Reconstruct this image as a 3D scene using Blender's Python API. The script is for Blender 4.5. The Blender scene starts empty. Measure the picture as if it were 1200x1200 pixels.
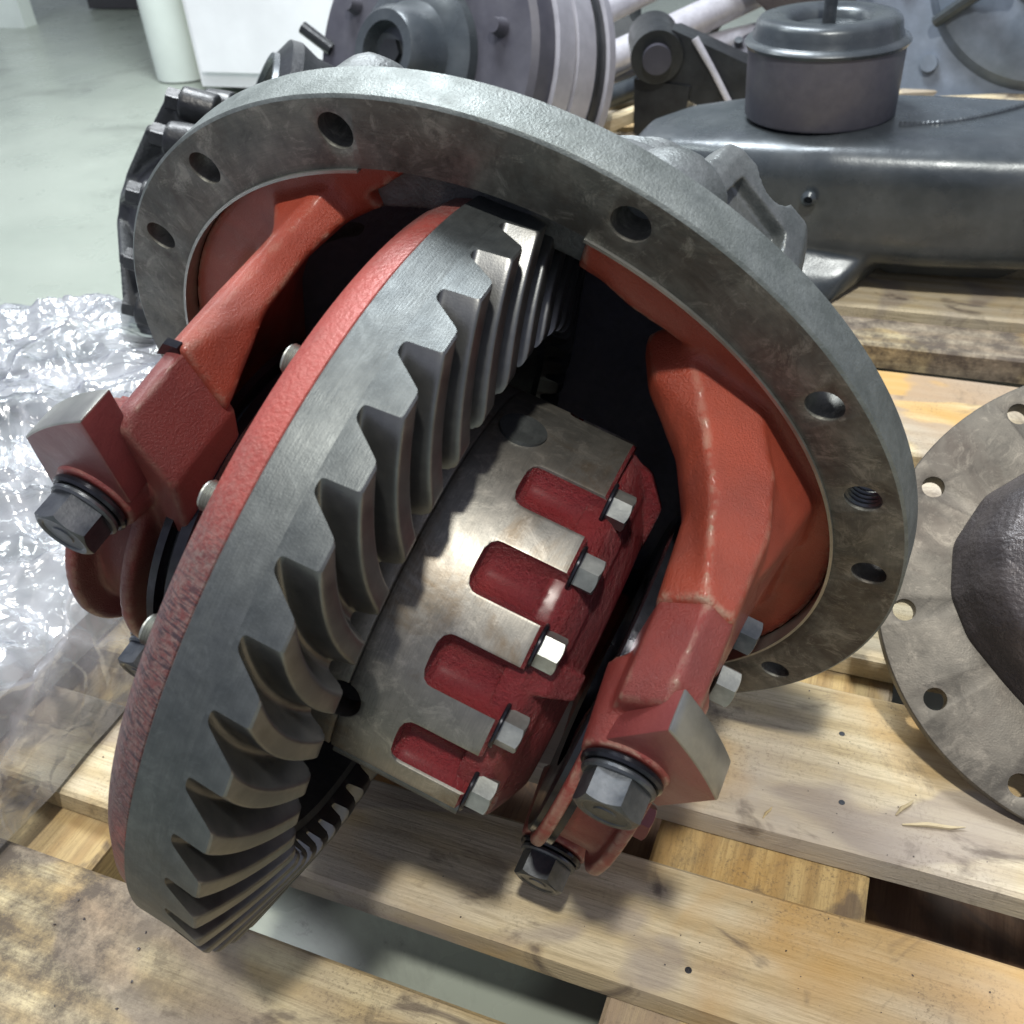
import bpy, bmesh, math, random
from math import sin, cos, pi, radians as RD
from mathutils import Vector as V, Matrix, noise
random.seed(7)
S = bpy.context.scene
C = S.collection

# ------------------------------------------------------------------ camera
cam = bpy.data.objects.new('camera', bpy.data.cameras.new('camera'))
C.objects.link(cam)
cam.matrix_world = Matrix(((0.9284, -0.1697, 0.3305, 0.1957),
                           (0.3654, 0.5775, -0.7300, -0.3180),
                           (-0.0670, 0.7986, 0.5982, 0.4935),
                           (0, 0, 0, 1)))
cam.data.sensor_width = 36
cam.data.lens = 34.83
cam.data.clip_start = 0.02
cam.data.clip_end = 100
S.camera = cam
cam.data.dof.use_dof = True
cam.data.dof.focus_distance = 0.47
cam.data.dof.aperture_fstop = 20
# ------------------------------------------------------------------ light
W = bpy.data.worlds.new('World'); S.world = W; W.use_nodes = True
bg = W.node_tree.nodes['Background']
bg.inputs[0].default_value = (0.55, 0.57, 0.72, 1)
bg.inputs[1].default_value = 0.62


def lamp(name, loc, target, size, power, col, sy=None):
    l = bpy.data.lights.new(name, 'AREA'); l.energy = power; l.color = col
    l.size = size
    if sy: l.shape = 'RECTANGLE'; l.size_y = sy
    o = bpy.data.objects.new(name, l); C.objects.link(o); o.location = loc
    o.rotation_euler = (V(target) - V(loc)).to_track_quat('-Z', 'Y').to_euler()
    return o


lamp('workshop_lamp', (0.50, -0.88, 2.50), (0.05, 0.05, 0.1), 0.13, 56, (1, 0.95, 0.86), 0.15)
lamp('ceiling_light', (-0.8, 1.3, 2.5), (-0.5, 1.6, 0.0), 1.2, 105, (0.93, 0.97, 1.0), 0.5)
lamp('ceiling_light_left', (-2.2, 0.6, 2.6), (-0.6, 0.4, 0.0), 1.2, 22, (0.95, 1.0, 0.96), 0.3)
S.view_settings.view_transform = 'Standard'
S.view_settings.look = 'None'
S.view_settings.exposure = 0.28
S.render.engine = 'CYCLES'
S.cycles.max_bounces = 8
S.cycles.transparent_max_bounces = 12


# ------------------------------------------------------------------ materials
def rgb(c): return (c[0], c[1], c[2], 1)


class NT:
    def __init__(s, name):
        s.m = bpy.data.materials.new(name); s.m.use_nodes = True
        s.n = s.m.node_tree.nodes; s.l = s.m.node_tree.links
        s.b = s.n['Principled BSDF']
        s.tc = s.n.new('ShaderNodeTexCoord')
        s.co = s.tc.outputs['Object']

    def lk(s, a, b): s.l.new(a, b)

    def mapping(s, scale=(1, 1, 1), src=None, rot=(0, 0, 0), rnd=False):
        m = s.n.new('ShaderNodeMapping'); m.inputs['Scale'].default_value = scale
        m.inputs['Rotation'].default_value = rot
        s.lk(src or s.co, m.inputs[0])
        if rnd:
            oi = s.n.new('ShaderNodeObjectInfo')
            v = s.n.new('ShaderNodeVectorMath'); v.operation = 'SCALE'
            v.inputs[0].default_value = (13.1, 7.7, 5.3)
            s.lk(oi.outputs['Random'], v.inputs['Scale'])
            s.lk(v.outputs[0], m.inputs['Location'])
        return m.outputs[0]

    def noise(s, scale, detail=4, rough=.55, src=None, dist=0):
        t = s.n.new('ShaderNodeTexNoise'); t.inputs['Scale'].default_value = scale
        t.inputs['Detail'].default_value = detail; t.inputs['Roughness'].default_value = rough
        t.inputs['Distortion'].default_value = dist
        s.lk(src or s.co, t.inputs['Vector']); return t.outputs['Fac']

    def voro(s, scale, feat='F1', src=None, out='Distance'):
        t = s.n.new('ShaderNodeTexVoronoi'); t.feature = feat; t.inputs['Scale'].default_value = scale
        s.lk(src or s.co, t.inputs['Vector']); return t.outputs[out]

    def ramp(s, fac, a, b, va=0, vb=1):
        r = s.n.new('ShaderNodeMapRange'); r.inputs[1].default_value = a; r.inputs[2].default_value = b
        r.inputs[3].default_value = va; r.inputs[4].default_value = vb
        s.lk(fac, r.inputs[0]); return r.outputs[0]

    def mix(s, fac, a, b, mode='MIX'):
        m = s.n.new('ShaderNodeMix'); m.data_type = 'RGBA'; m.blend_type = mode
        if isinstance(fac, float): m.inputs[0].default_value = fac
        else: s.lk(fac, m.inputs[0])
        for i, c in ((6, a), (7, b)):
            if isinstance(c, tuple): m.inputs[i].default_value = rgb(c)
            else: s.lk(c, m.inputs[i])
        return m.outputs[2]

    def math(s, op, a, b=None):
        m = s.n.new('ShaderNodeMath'); m.operation = op
        for i, c in ((0, a), (1, b)):
            if c is None: continue
            if isinstance(c, (int, float)): m.inputs[i].default_value = c
            else: s.lk(c, m.inputs[i])
        return m.outputs[0]

    def bump(s, h, strength, dist, prev=None):
        b = s.n.new('ShaderNodeBump'); b.inputs['Strength'].default_value = strength
        b.inputs['Distance'].default_value = dist
        s.lk(h, b.inputs['Height'])
        if prev: s.lk(prev, b.inputs['Normal'])
        return b.outputs[0]

    def fin(s, col, rough, metal=0., nrm=None, coat=0., spec=None):
        if isinstance(col, tuple): s.b.inputs['Base Color'].default_value = rgb(col)
        else: s.lk(col, s.b.inputs['Base Color'])
        for nm, v in (('Roughness', rough), ('Metallic', metal)):
            if isinstance(v, (int, float)): s.b.inputs[nm].default_value = v
            else: s.lk(v, s.b.inputs[nm])
        s.b.inputs['Coat Weight'].default_value = coat
        s.b.inputs['Coat Roughness'].default_value = .25
        if spec is not None: s.b.inputs['Specular IOR Level'].default_value = spec
        if nrm: s.lk(nrm, s.b.inputs['Normal'])
        return s.m


def steel(name, c1, c2, rough=(.32, .5), metal=.85, sc=35, bsc=900, bst=.15, stain=None, cast=None, turn=None, scr=0.):
    t = NT(name)
    n1 = t.noise(sc, 6, .65); n2 = t.noise(sc * 6, 3)
    f = t.ramp(n1, .38, .62); col = t.mix(f, c1, c2)
    col = t.mix(t.ramp(n2, .3, .75, 0, .35), col, tuple(x * .55 for x in c1))
    if stain:
        sn = t.noise(stain[1], 5, .7, dist=.6)
        col = t.mix(t.ramp(sn, stain[2], stain[3], 0, .85), col, stain[0])
    r = t.ramp(t.noise(sc * 1.7, 5), .3, .7, rough[0], rough[1])
    nr = t.bump(t.noise(bsc, 2), bst, .0004)
    if turn:
        sp = t.n.new('ShaderNodeSeparateXYZ'); t.lk(t.co, sp.inputs[0])
        A, B = (('X', 'Z') if turn == 'y' else ('Y', 'Z'))
        rr = t.math('SQRT', t.math('ADD', t.math('MULTIPLY', sp.outputs[A], sp.outputs[A]), t.math('MULTIPLY', sp.outputs[B], sp.outputs[B])))
        an = t.math('ARCTAN2', sp.outputs[B], sp.outputs[A])
        cb = t.n.new('ShaderNodeCombineXYZ')
        t.lk(t.math('MULTIPLY', rr if turn == 'y' else sp.outputs['X'], 1500), cb.inputs[0]); t.lk(t.math('MULTIPLY', an, 9), cb.inputs[1])
        tn = t.noise(1., 3, .6, cb.outputs[0])
        nr = t.bump(tn, .25, .0003, nr)
        col = t.mix(t.ramp(tn, .35, .75, 0, .35), col, tuple(x * .6 for x in c1))
    if scr:
        sm = t.noise(60, 9, .8, dist=1.2)
        col = t.mix(t.ramp(sm, .52, .64, 0, scr), col, tuple(min(1, x * 1.7) for x in c2))
        sm2 = t.noise(26, 9, .82, dist=2.)
        col = t.mix(t.ramp(sm2, .53, .60, 0, scr), col, tuple(x * .45 for x in c1))
    if cast: nr = t.bump(t.noise(cast[0], 4, .6), cast[1], .0015, nr)
    return t.fin(col, r, metal, nr)


M = {}
M['yoke'] = steel('dark_yoke_casting', (.12, .135, .135), (.19, .205, .205), (.30, .48), .5, 40, 900, .3, cast=(500, .3))
M['gear'] = steel('gear_steel', (.085, .096, .098), (.130, .143, .142), (.40, .55), .75, 42, 1200, .2, turn='x', scr=.22)
M['tooth'] = steel('tooth_flank_steel', (.135, .143, .146), (.215, .218, .21), (.30, .46), .88, 25, 1500, .1)
M['flange'] = steel('machined_flange_steel', (.10, .105, .095), (.205, .205, .18), (.4, .62), .5, 38, 900, .25,
                    stain=((.055, .046, .038), 13, .47, .60), turn='y', scr=.5)
M['rim'] = steel('cast_flange_rim', (.13, .15, .145), (.20, .225, .22), (.42, .6), .55, 60, 900, .3, cast=(900, .22))
M['cast'] = steel('raw_grey_casting', (.11, .125, .125), (.18, .195, .20), (.38, .55), .5, 40, 900, .3, cast=(500, .35))
M['case'] = steel('turned_case_steel', (.20, .198, .18), (.30, .285, .25), (.36, .54), .85, 26, 1500, .08,
                    stain=((.17, .13, .085), 22, .50, .64), turn='x', scr=.35)
M['lug'] = steel('turned_lug_face', (.30, .31, .29), (.42, .42, .39), (.3, .45), .85, 25, 1200, .1)
M['boltsteel'] = steel('dark_bolt_steel', (.07, .08, .09), (.13, .14, .15), (.28, .45), .8, 60, 900, .15)
M['zinc'] = steel('pale_bolt_steel', (.25, .265, .25), (.36, .38, .355), (.34, .5), .8, 60, 900, .15)
M['black'] = steel('black_painted_metal', (.010, .012, .014), (.022, .025, .028), (.30, .46), .1, 30, 600, .2, cast=(160, .4))
M['axle'] = steel('grey_painted_axle', (.045, .056, .064), (.078, .09, .098), (.20, .38), .35, 12, 600, .2, cast=(60, .2))
M['rubber'] = steel('grey_violet_rubber', (.065, .065, .085), (.085, .085, .10), (.38, .5), .0, 20, 600, .1)
M['drum'] = steel('dark_drum_paint', (.045, .045, .06), (.075, .075, .09), (.4, .55), .1, 10, 600, .2)
M['drumband'] = steel('bright_drum_band', (.36, .36, .40), (.46, .46, .5), (.35, .5), .3, 10, 600, .1)
M['blue'] = steel('blue_grey_painted_steel', (.11, .14, .18), (.17, .205, .26), (.4, .6), .1, 9, 500, .3)
M['seal'] = steel('black_bearing_steel', (.014, .015, .02), (.03, .032, .04), (.12, .26), .6, 40, 900, .05)
M['hazed_in'] = steel('haze_lifted_housing_inside', (.16, .17, .23), (.20, .21, .27), (.55, .8), .0, 30, 600, .3, cast=(200, .5))  # base raised to blue-grey so the cavity blacks look lifted by lens veil
M['coverflange'] = steel('brown_cover_flange_steel', (.080, .074, .062), (.135, .123, .102), (.42, .62), .45, 16, 900, .25, stain=((.05, .04, .032), 12, .5, .64), scr=.45)
M['darkcover'] = steel('dark_brown_casting', (.050, .045, .048), (.085, .075, .075), (.26, .45), .3, 25, 500, .4, cast=(280, .7))
M['palebar'] = steel('pale_steel_tube', (.5, .5, .54), (.62, .62, .66), (.3, .45), .4, 20, 900, .1)


def redpaint(name, c1, c2, worn, rough=(.28, .46), cast=900, st=.35, bd=.0012):
    t = NT(name)
    col = t.mix(t.ramp(t.noise(16, 5, .6), .35, .65), c1, c2)
    # paint rubbed thin on cast grain
    g = t.noise(cast, 5, .75)
    sand = t.voro(cast * .55)
    dirt = t.noise(11, 6, .7, dist=.4)
    col = t.mix(t.ramp(dirt, .58, .8, 0, .5), col, (.09, .03, .03))
    # worn edges by pointiness
    geo = t.n.new('ShaderNodeNewGeometry')
    p = t.ramp(geo.outputs['Pointiness'], .512, .545)
    p = t.math('MULTIPLY', p, t.ramp(t.noise(140, 4, .7), .42, .56))
    col = t.mix(t.math('MULTIPLY', p, worn), col, (.42, .33, .24))
    r = t.ramp(t.noise(60, 4), .3, .7, rough[0], rough[1])
    nr = t.bump(g, st, bd)
    nr = t.bump(t.noise(70, 3), .2, .002, nr); nr = t.bump(t.math('MULTIPLY', t.ramp(sand, .0, .35), t.ramp(t.noise(22, 3), .40, .6)), .22, .0008, nr)
    oil = t.noise(7, 5, .6, dist=.5)
    col = t.mix(t.ramp(oil, .44, .60, 0, .6), col, (c1[0] * .45, c1[1] * .6, c1[2] * .8))
    return t.fin(col, r, 0., nr, .25)


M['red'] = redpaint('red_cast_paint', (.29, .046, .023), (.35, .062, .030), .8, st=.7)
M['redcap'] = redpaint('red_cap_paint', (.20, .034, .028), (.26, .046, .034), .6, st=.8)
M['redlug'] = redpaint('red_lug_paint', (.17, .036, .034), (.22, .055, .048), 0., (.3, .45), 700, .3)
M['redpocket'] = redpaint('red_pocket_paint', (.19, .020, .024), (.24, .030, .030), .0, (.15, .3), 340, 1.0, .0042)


def rimred():
    t = NT('worn_red_rim')
    m = t.mapping((1, 1, 1))
    col = t.mix(t.ramp(t.noise(420, 4, .7), .4, .62), (.105, .033, .030), (.135, .09, .08))
    col = t.mix(t.ramp(t.noise(9, 4), .45, .62, 0, .7), col, (.34, .055, .04))
    # chatter marks across the rim
    s = t.n.new('ShaderNodeSeparateXYZ'); t.lk(t.co, s.inputs[0])
    a = t.math('ARCTAN2', s.outputs['Z'], s.outputs['Y'])
    c = t.n.new('ShaderNodeCombineXYZ'); t.lk(t.math('MULTIPLY', a, 105), c.inputs[0])
    t.lk(t.math('MULTIPLY', s.outputs['X'], 60), c.inputs[1])
    w = t.noise(2.2, 3, .6, c.outputs[0])
    k = t.math('MULTIPLY', t.ramp(w, .50, .56), t.ramp(t.math('ADD', a, t.math('MULTIPLY', t.noise(30, 2), .3)), -.95, -.72))
    k = t.math('MULTIPLY', k, t.ramp(a, .0, -.35))
    col = t.mix(k, col, (.035, .02, .024))
    nr = t.bump(t.noise(600, 3), .6, .0008)
    nr = t.bump(k, -.4, .0008, nr)
    return t.fin(col, .45, .15, nr)


M['rimred'] = rimred()


def wood(name, c1, c2, grey, stain=.6, axis=0, dirty=None):
    t = NT(name)
    base = t.mapping((1, 1, 1), rnd=True)
    sc = (1.2, 14, 14) if axis == 0 else (14, 1.2, 14)
    g = t.mapping(sc, base)
    w = t.n.new('ShaderNodeTexWave'); w.wave_type = 'BANDS'; w.bands_direction = 'Y' if axis == 0 else 'X'
    w.inputs['Scale'].default_value = 1.1; w.inputs['Distortion'].default_value = 7
    w.inputs['Detail'].default_value = 3; w.inputs['Detail Scale'].default_value = .8
    t.lk(g, w.inputs[0])
    fine = t.noise(9, 8, .75, t.mapping((3, 60, 60) if axis == 0 else (60, 3, 60), base))
    col = t.mix(t.ramp(w.outputs['Fac'], .2, .9, 0, .8), c1, c2)
    col = t.mix(t.ramp(fine, .46, .66, 0, .6), col, tuple(x * .5 for x in c2))
    col = t.mix(t.ramp(t.noise(5, 5, .6, base), .44, .64, 0, .75), col, grey)
    # yellow resin zones
    col = t.mix(t.ramp(t.noise(4.3, 4, .5, base, 1.), .53, .68, 0, .8), col, (.46, .27, .075))
    # greyish-lilac oil patches with their own outline
    pt = t.noise(4.2, 3, .45, t.mapping((1, 1.5, 1), base), 1.4)
    col = t.mix(t.ramp(pt, .54, .575, 0, .55), col, (.26, .225, .205))
    pt2 = t.noise(8.5, 6, .6, t.mapping((1, 1.3, 1), base), 1.8)
    col = t.mix(t.ramp(pt2, .58, .66, 0, .75), col, (.10, .078, .064))
    kn = t.voro(6.3, src=t.mapping((1, 1.4, 1), base))
    ks = t.ramp(kn, .11, .03)
    col = t.mix(t.math('MULTIPLY', ks, .8), col, (.10, .05, .03))
    d = t.noise(7.5, 10, .8, base, .8)
    col = t.mix(t.ramp(d, .57, .70, 0, stain), col, (.085, .07, .055))
    if dirty is not None:   # trodden dirt on the left part of the board
        sx = t.n.new('ShaderNodeSeparateXYZ'); t.lk(t.co, sx.inputs[0])
        edge = t.math('ADD', sx.outputs['X'], t.math('MULTIPLY', t.noise(9, 5, .7), .14))
        k = t.math('MULTIPLY', t.ramp(edge, dirty + .05, dirty - .07), t.ramp(t.noise(30, 8, .8), .36, .58, .15, .9))
        col = t.mix(k, col, (.062, .050, .042))
    sp = t.noise(520, 5, .75, t.mapping((1, 1, 1), base))
    col = t.mix(t.math('MULTIPLY', t.ramp(sp, .52, .68), t.ramp(t.noise(12, 4, .6, base), .42, .66, .0, .8)), col, (.11, .085, .06))
    nr = t.bump(fine, .7, .0014); nr = t.bump(sp, .4, .0006, nr)
    return t.fin(col, .72, 0., nr, spec=.3)


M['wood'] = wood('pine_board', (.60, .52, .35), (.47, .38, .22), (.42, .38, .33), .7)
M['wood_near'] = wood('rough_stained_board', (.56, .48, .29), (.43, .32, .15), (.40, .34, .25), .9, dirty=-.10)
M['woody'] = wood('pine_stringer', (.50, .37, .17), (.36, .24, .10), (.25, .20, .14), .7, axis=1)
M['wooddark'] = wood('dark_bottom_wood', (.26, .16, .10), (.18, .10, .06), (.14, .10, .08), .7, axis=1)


def floor_mat():
    t = NT('grey_green_painted_floor')
    col = t.mix(t.ramp(t.noise(1.4, 6, .6), .35, .65), (.25, .285, .245), (.31, .345, .30))
    col = t.mix(t.ramp(t.noise(3.1, 8, .75, dist=.5), .54, .70, 0, .6), col, (.13, .14, .125))
    col = t.mix(t.ramp(t.noise(24, 6, .75), .64, .74, 0, .7), col, (.07, .07, .065))
    return t.fin(col, t.ramp(t.noise(8, 4), .3, .7, .22, .42), 0., t.bump(t.noise(40, 3), .1, .002), spec=.5)


M['floor'] = floor_mat()


def plain(name, c, rough=.5, metal=0.):
    t = NT(name)
    col = t.mix(t.ramp(t.noise(6, 5), .3, .7), c, tuple(x * .86 for x in c))
    return t.fin(col, rough, metal, t.bump(t.noise(60, 3), .1, .001))


M['white'] = plain('white_paint', (.80, .82, .84), .45)
M['palegreen'] = plain('pale_green_white_paint', (.66, .73, .68), .35)
M['beige'] = plain('beige_green_trim', (.42, .44, .34), .5)
M['shade'] = plain('dark_grey_box', (.05, .05, .055), .6)


def film():
    t = NT('clear_stretch_film')
    nt = t.m.node_tree
    g = t.n.new('ShaderNodeBsdfGlossy'); g.inputs['Roughness'].default_value = .19
    g.inputs['Color'].default_value = (.95, .97, 1, 1)
    tr = t.n.new('ShaderNodeBsdfTransparent'); tr.inputs['Color'].default_value = (.90, .92, .93, 1)
    df = t.n.new('ShaderNodeBsdfDiffuse'); df.inputs['Color'].default_value = (.75, .77, .82, 1)
    m1 = t.n.new('ShaderNodeMixShader'); m2 = t.n.new('ShaderNodeMixShader')
    fr = t.n.new('ShaderNodeFresnel'); fr.inputs[0].default_value = 1.5
    wp = t.n.new('ShaderNodeTexNoise'); wp.inputs['Scale'].default_value = 7; wp.inputs['Detail'].default_value = 4
    t.lk(t.co, wp.inputs['Vector'])
    mx = t.n.new('ShaderNodeVectorMath'); mx.operation = 'MULTIPLY_ADD'
    t.lk(wp.outputs['Color'], mx.inputs[0]); mx.inputs[1].default_value = (.16, .16, .1); t.lk(t.co, mx.inputs[2])
    q1 = t.mapping((1.6, .55, 1), mx.outputs[0], (0, 0, .6)); q2 = t.mapping((.6, 1.7, 1), mx.outputs[0], (0, 0, -.4))
    e1 = t.ramp(t.voro(9, 'DISTANCE_TO_EDGE', q1), .0, .05, 1, 0); e2 = t.ramp(t.voro(17, 'DISTANCE_TO_EDGE', q2), .0, .07, 1, 0)
    e3 = t.ramp(t.voro(40, 'DISTANCE_TO_EDGE', q1), .0, .1, 1, 0)
    h = t.math('ADD', t.math('MULTIPLY', e1, 1.), t.math('ADD', t.math('MULTIPLY', e2, .6), t.math('MULTIPLY', e3, .12)))
    nr = t.bump(h, .6, .0028); nr = t.bump(t.noise(13, 3, .5, dist=1.5), .5, .010, nr)
    t.lk(nr, g.inputs['Normal']); t.lk(nr, fr.inputs['Normal'])
    t.lk(t.math('ADD', t.ramp(t.noise(9, 5, .6, dist=1), .38, .72, .06, .36), t.math('MULTIPLY', e1, .12)), m1.inputs[0])
    t.lk(tr.outputs[0], m1.inputs[1]); t.lk(df.outputs[0], m1.inputs[2])
    t.lk(t.math('ADD', t.math('MULTIPLY', fr.outputs[0], 1.5), .05), m2.inputs[0])
    t.lk(m1.outputs[0], m2.inputs[1]); t.lk(g.outputs[0], m2.inputs[2])
    t.lk(m2.outputs[0], t.n['Material Output'].inputs['Surface'])
    return t.m


M['film'] = film()


# ------------------------------------------------------------------ helpers
def link(name, me, parent=None, mat=None):
    o = bpy.data.objects.new(name, me); C.objects.link(o)
    if parent: o.parent = parent
    if mat:
        me.materials.clear(); me.materials.append(M[mat])
    return o


def tomesh(bm, name, smooth=35):
    bmesh.ops.recalc_face_normals(bm, faces=bm.faces)
    me = bpy.data.meshes.new(name); bm.to_mesh(me); bm.free()
    if smooth:
        me.shade_smooth() if hasattr(me, 'shade_smooth') else None
        me.set_sharp_from_angle(angle=RD(smooth))
    return me


def part(name, bm, parent, mat, smooth=35):
    return link(name, tomesh(bm, name, smooth), parent, mat)


def thing(name, label, cat, loc=(0, 0, 0), group=None, mw=None):
    o = bpy.data.objects.new(name, None); C.objects.link(o); o.empty_display_size = .05
    if mw is not None: o.matrix_world = mw
    else: o.location = loc
    o['label'] = label; o['category'] = cat
    if group: o['group'] = group
    return o


def tag(o, label, cat, group=None, kind=None):
    if label: o['label'] = label
    if cat: o['category'] = cat
    if group: o['group'] = group
    if kind: o['kind'] = kind
    return o


def apply_mods(o, mods, smooth=35):
    for kind, kw in mods:
        m = o.modifiers.new(kind, kind)
        for k, v in kw.items(): setattr(m, k, v)
    dg = bpy.context.evaluated_depsgraph_get()
    me = bpy.data.meshes.new_from_object(o.evaluated_get(dg))
    o.modifiers.clear(); o.data = me
    me.shade_smooth()
    if smooth: me.set_sharp_from_angle(angle=RD(smooth))
    return o


def box(bm, lo, hi, mat4=None):
    r = bmesh.ops.create_cube(bm, size=1)['verts']
    for v in r:
        v.co = V([lo[i] + (v.co[i] + .5) * (hi[i] - lo[i]) for i in range(3)])
        if mat4: v.co = mat4 @ v.co
    return r


def axis_frame(axis):
    """Matrix whose local Z is the axis."""
    return V(axis).normalized().to_track_quat('Z', 'Y').to_matrix().to_4x4()


def lathe(bm, prof, axis='x', seg=96, origin=(0, 0, 0), a0=0, a1=2 * pi, closed=False, mw=None):
    """prof: (t along axis, radius). Full or partial revolve; profile closed loop if closed."""
    full = abs(a1 - a0 - 2 * pi) < 1e-6
    n = seg if full else seg + 1
    rings = []
    for i in range(n):
        a = a0 + (a1 - a0) * i / seg
        ring = []
        for t, r in prof:
            if axis == 'x': p = V((t, r * cos(a), r * sin(a)))
            elif axis == 'y': p = V((r * cos(a), t, r * sin(a)))
            else: p = V((r * cos(a), r * sin(a), t))
            p += V(origin)
            if mw: p = mw @ p
            ring.append(bm.verts.new(p))
        rings.append(ring)
    m = len(prof)
    for i in range(seg):
        A = rings[i]; B = rings[(i + 1) % n]
        for j in range(m if closed else m - 1):
            k = (j + 1) % m
            try: bm.faces.new((A[j], A[k], B[k], B[j]))
            except ValueError: pass
    if not full and closed:
        bm.faces.new(rings[0]); bm.faces.new(rings[-1])
    bmesh.ops.remove_doubles(bm, verts=[v for r in rings for v in r], dist=1e-6)
    return rings


def cyl(bm, p0, p1, r0, r1=None, seg=32, cap=True):
    p0 = V(p0); p1 = V(p1); r1 = r0 if r1 is None else r1
    q = (p1 - p0).to_track_quat('Z', 'Y').to_matrix()
    A = [bm.verts.new(p0 + q @ V((r0 * cos(2 * pi * i / seg), r0 * sin(2 * pi * i / seg), 0))) for i in range(seg)]
    B = [bm.verts.new(p1 + q @ V((r1 * cos(2 * pi * i / seg), r1 * sin(2 * pi * i / seg), 0))) for i in range(seg)]
    for i in range(seg):
        j = (i + 1) % seg; bm.faces.new((A[i], A[j], B[j], B[i]))
    if cap: bm.faces.new(A[::-1]); bm.faces.new(B)


def hull(bm, pts):
    vs = [bm.verts.new(p) for p in pts]
    r = bmesh.ops.convex_hull(bm, input=vs)
    bad = [g for g in r['geom_interior'] if isinstance(g, bmesh.types.BMVert)]
    bad += [g for g in r['geom_unused'] if isinstance(g, bmesh.types.BMVert)]
    if bad: bmesh.ops.delete(bm, geom=list(set(bad)), context='VERTS')


def tube(bm, pts, r, seg=10):
    pts = [V(p) for p in pts]
    rings = []
    for i, p in enumerate(pts):
        d = (pts[min(i + 1, len(pts) - 1)] - pts[max(i - 1, 0)])
        q = d.to_track_quat('Z', 'Y').to_matrix()
        rr = r[i] if isinstance(r, (list, tuple)) else r
        rings.append([bm.verts.new(p + q @ V((rr * cos(2 * pi * k / seg), rr * sin(2 * pi * k / seg), 0))) for k in range(seg)])
    for A, B in zip(rings, rings[1:]):
        for k in range(seg): bm.faces.new((A[k], A[(k + 1) % seg], B[(k + 1) % seg], B[k]))
    bm.faces.new(rings[0][::-1]); bm.faces.new(rings[-1])


def stations(bm, st):
    """closed solid lofted through polygons of equal length"""
    R = [[bm.verts.new(p) for p in s] for s in st]
    n = len(R[0])
    for A, B in zip(R, R[1:]):
        for k in range(n): bm.faces.new((A[k], A[(k + 1) % n], B[(k + 1) % n], B[k]))
    bm.faces.new(R[0][::-1]); bm.faces.new(R[-1])


def hex_mesh(af, h, name='bolt_head', emboss=True, sunk=0., wire=0.):
    """hex bolt head, base at z=0, top at z=h, chamfered corners"""
    bm = bmesh.new(); n = 48; ra = af / 2
    low, top, cap, dish = [], [], [], []
    for i in range(n):
        a = 2 * pi * i / n
        m = (a + pi / 6) % (pi / 3) - pi / 6
        rho = ra / cos(m)
        zt = h - (rho - ra * .96) * .62
        low.append(bm.verts.new((rho * cos(a), rho * sin(a), -sunk)))
        top.append(bm.verts.new((rho * cos(a), rho * sin(a), zt)))
        cap.append(bm.verts.new((ra * .93 * cos(a), ra * .93 * sin(a), h)))
        if emboss:
            dish.append((a,))
    for i in range(n):
        j = (i + 1) % n
        bm.faces.new((low[i], low[j], top[j], top[i]))
        bm.faces.new((top[i], top[j], cap[j], cap[i]))
    prev = cap
    if emboss:
        for rr, dz in ((.80, -.0004), (.76, -.0009), (.42, -.0009), (.38, -.0003)):
            ring = [bm.verts.new((ra * rr * cos(2 * pi * i / n), ra * rr * sin(2 * pi * i / n), h + dz * af / .028)) for i in range(n)]
            for i in range(n):
                j = (i + 1) % n; bm.faces.new((prev[i], prev[j], ring[j], ring[i]))
            prev = ring
    bm.faces.new(prev); bm.faces.new(low[::-1])
    return tomesh(bm, name, 28)


def washer_mesh(r, h, ri=0., name='washer'):
    bm = bmesh.new()
    b = h * .3
    lathe(bm, [(0, 0.0001), (0, r - b), (b, r), (h - b, r), (h, r - b), (h, 0.0001)], 'z', 48)
    return tomesh(bm, name, 30)


# ================================================================== ground and pallets
bm = bmesh.new()
bmesh.ops.create_grid(bm, x_segments=1, y_segments=1, size=12)
for v in bm.verts: v.co.z = -.146
o = part('floor', bm, None, 'floor', 0); o['kind'] = 'structure'
bm = bmesh.new(); box(bm, (-9, 6.5, -.146), (9, 6.7, 3.4))
o = part('back_wall', bm, None, 'palegreen', 0); o['kind'] = 'structure'


def board_mesh(lx, ly, lz, seed, axis=0, name='deck_board'):
    """sawn board with slightly uneven edges; origin at centre of top face"""
    bm = bmesh.new(); r = random.Random(seed); n = 26
    L = lx if axis == 0 else ly; Wd = ly if axis == 0 else lx
    prof = [(-.5, -lz), (-.5, -.0022), (-.5 + .0025 / Wd, 0), (.5 - .0025 / Wd, 0), (.5, -.0022), (.5, -lz)]
    R = []
    for i in range(n + 1):
        u = -L / 2 + L * i / n; ring = []
        w1 = noise.noise(V((u * 9, seed, 0))) * .0013; w2 = noise.noise(V((u * 9, seed, 5))) * .0013
        for k, (w, z) in enumerate(prof):
            y = w * Wd + (w1 if k < 3 else w2)
            zz = z + noise.noise(V((u * 6, k * .3, seed))) * .0006
            ring.append(bm.verts.new((u, y, zz) if axis == 0 else (y, u, zz)))
        R.append(ring)
    m = len(prof)
    for A, B in zip(R, R[1:]):
        for k in range(m): bm.faces.new((A[k], A[(k + 1) % m], B[(k + 1) % m], B[k]))
    bm.faces.new(R[0]); bm.faces.new(R[-1])
    return tomesh(bm, name, 30)


def add_board(par, name, x0, x1, y0, y1, z, th, mat, seed, axis=0, rz=0):
    o = link(name, board_mesh(x1 - x0, y1 - y0, th, seed, axis, name), par, mat)
    o.location = ((x0 + x1) / 2, (y0 + y1) / 2, z); o.rotation_euler.z = rz
    return o


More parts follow.
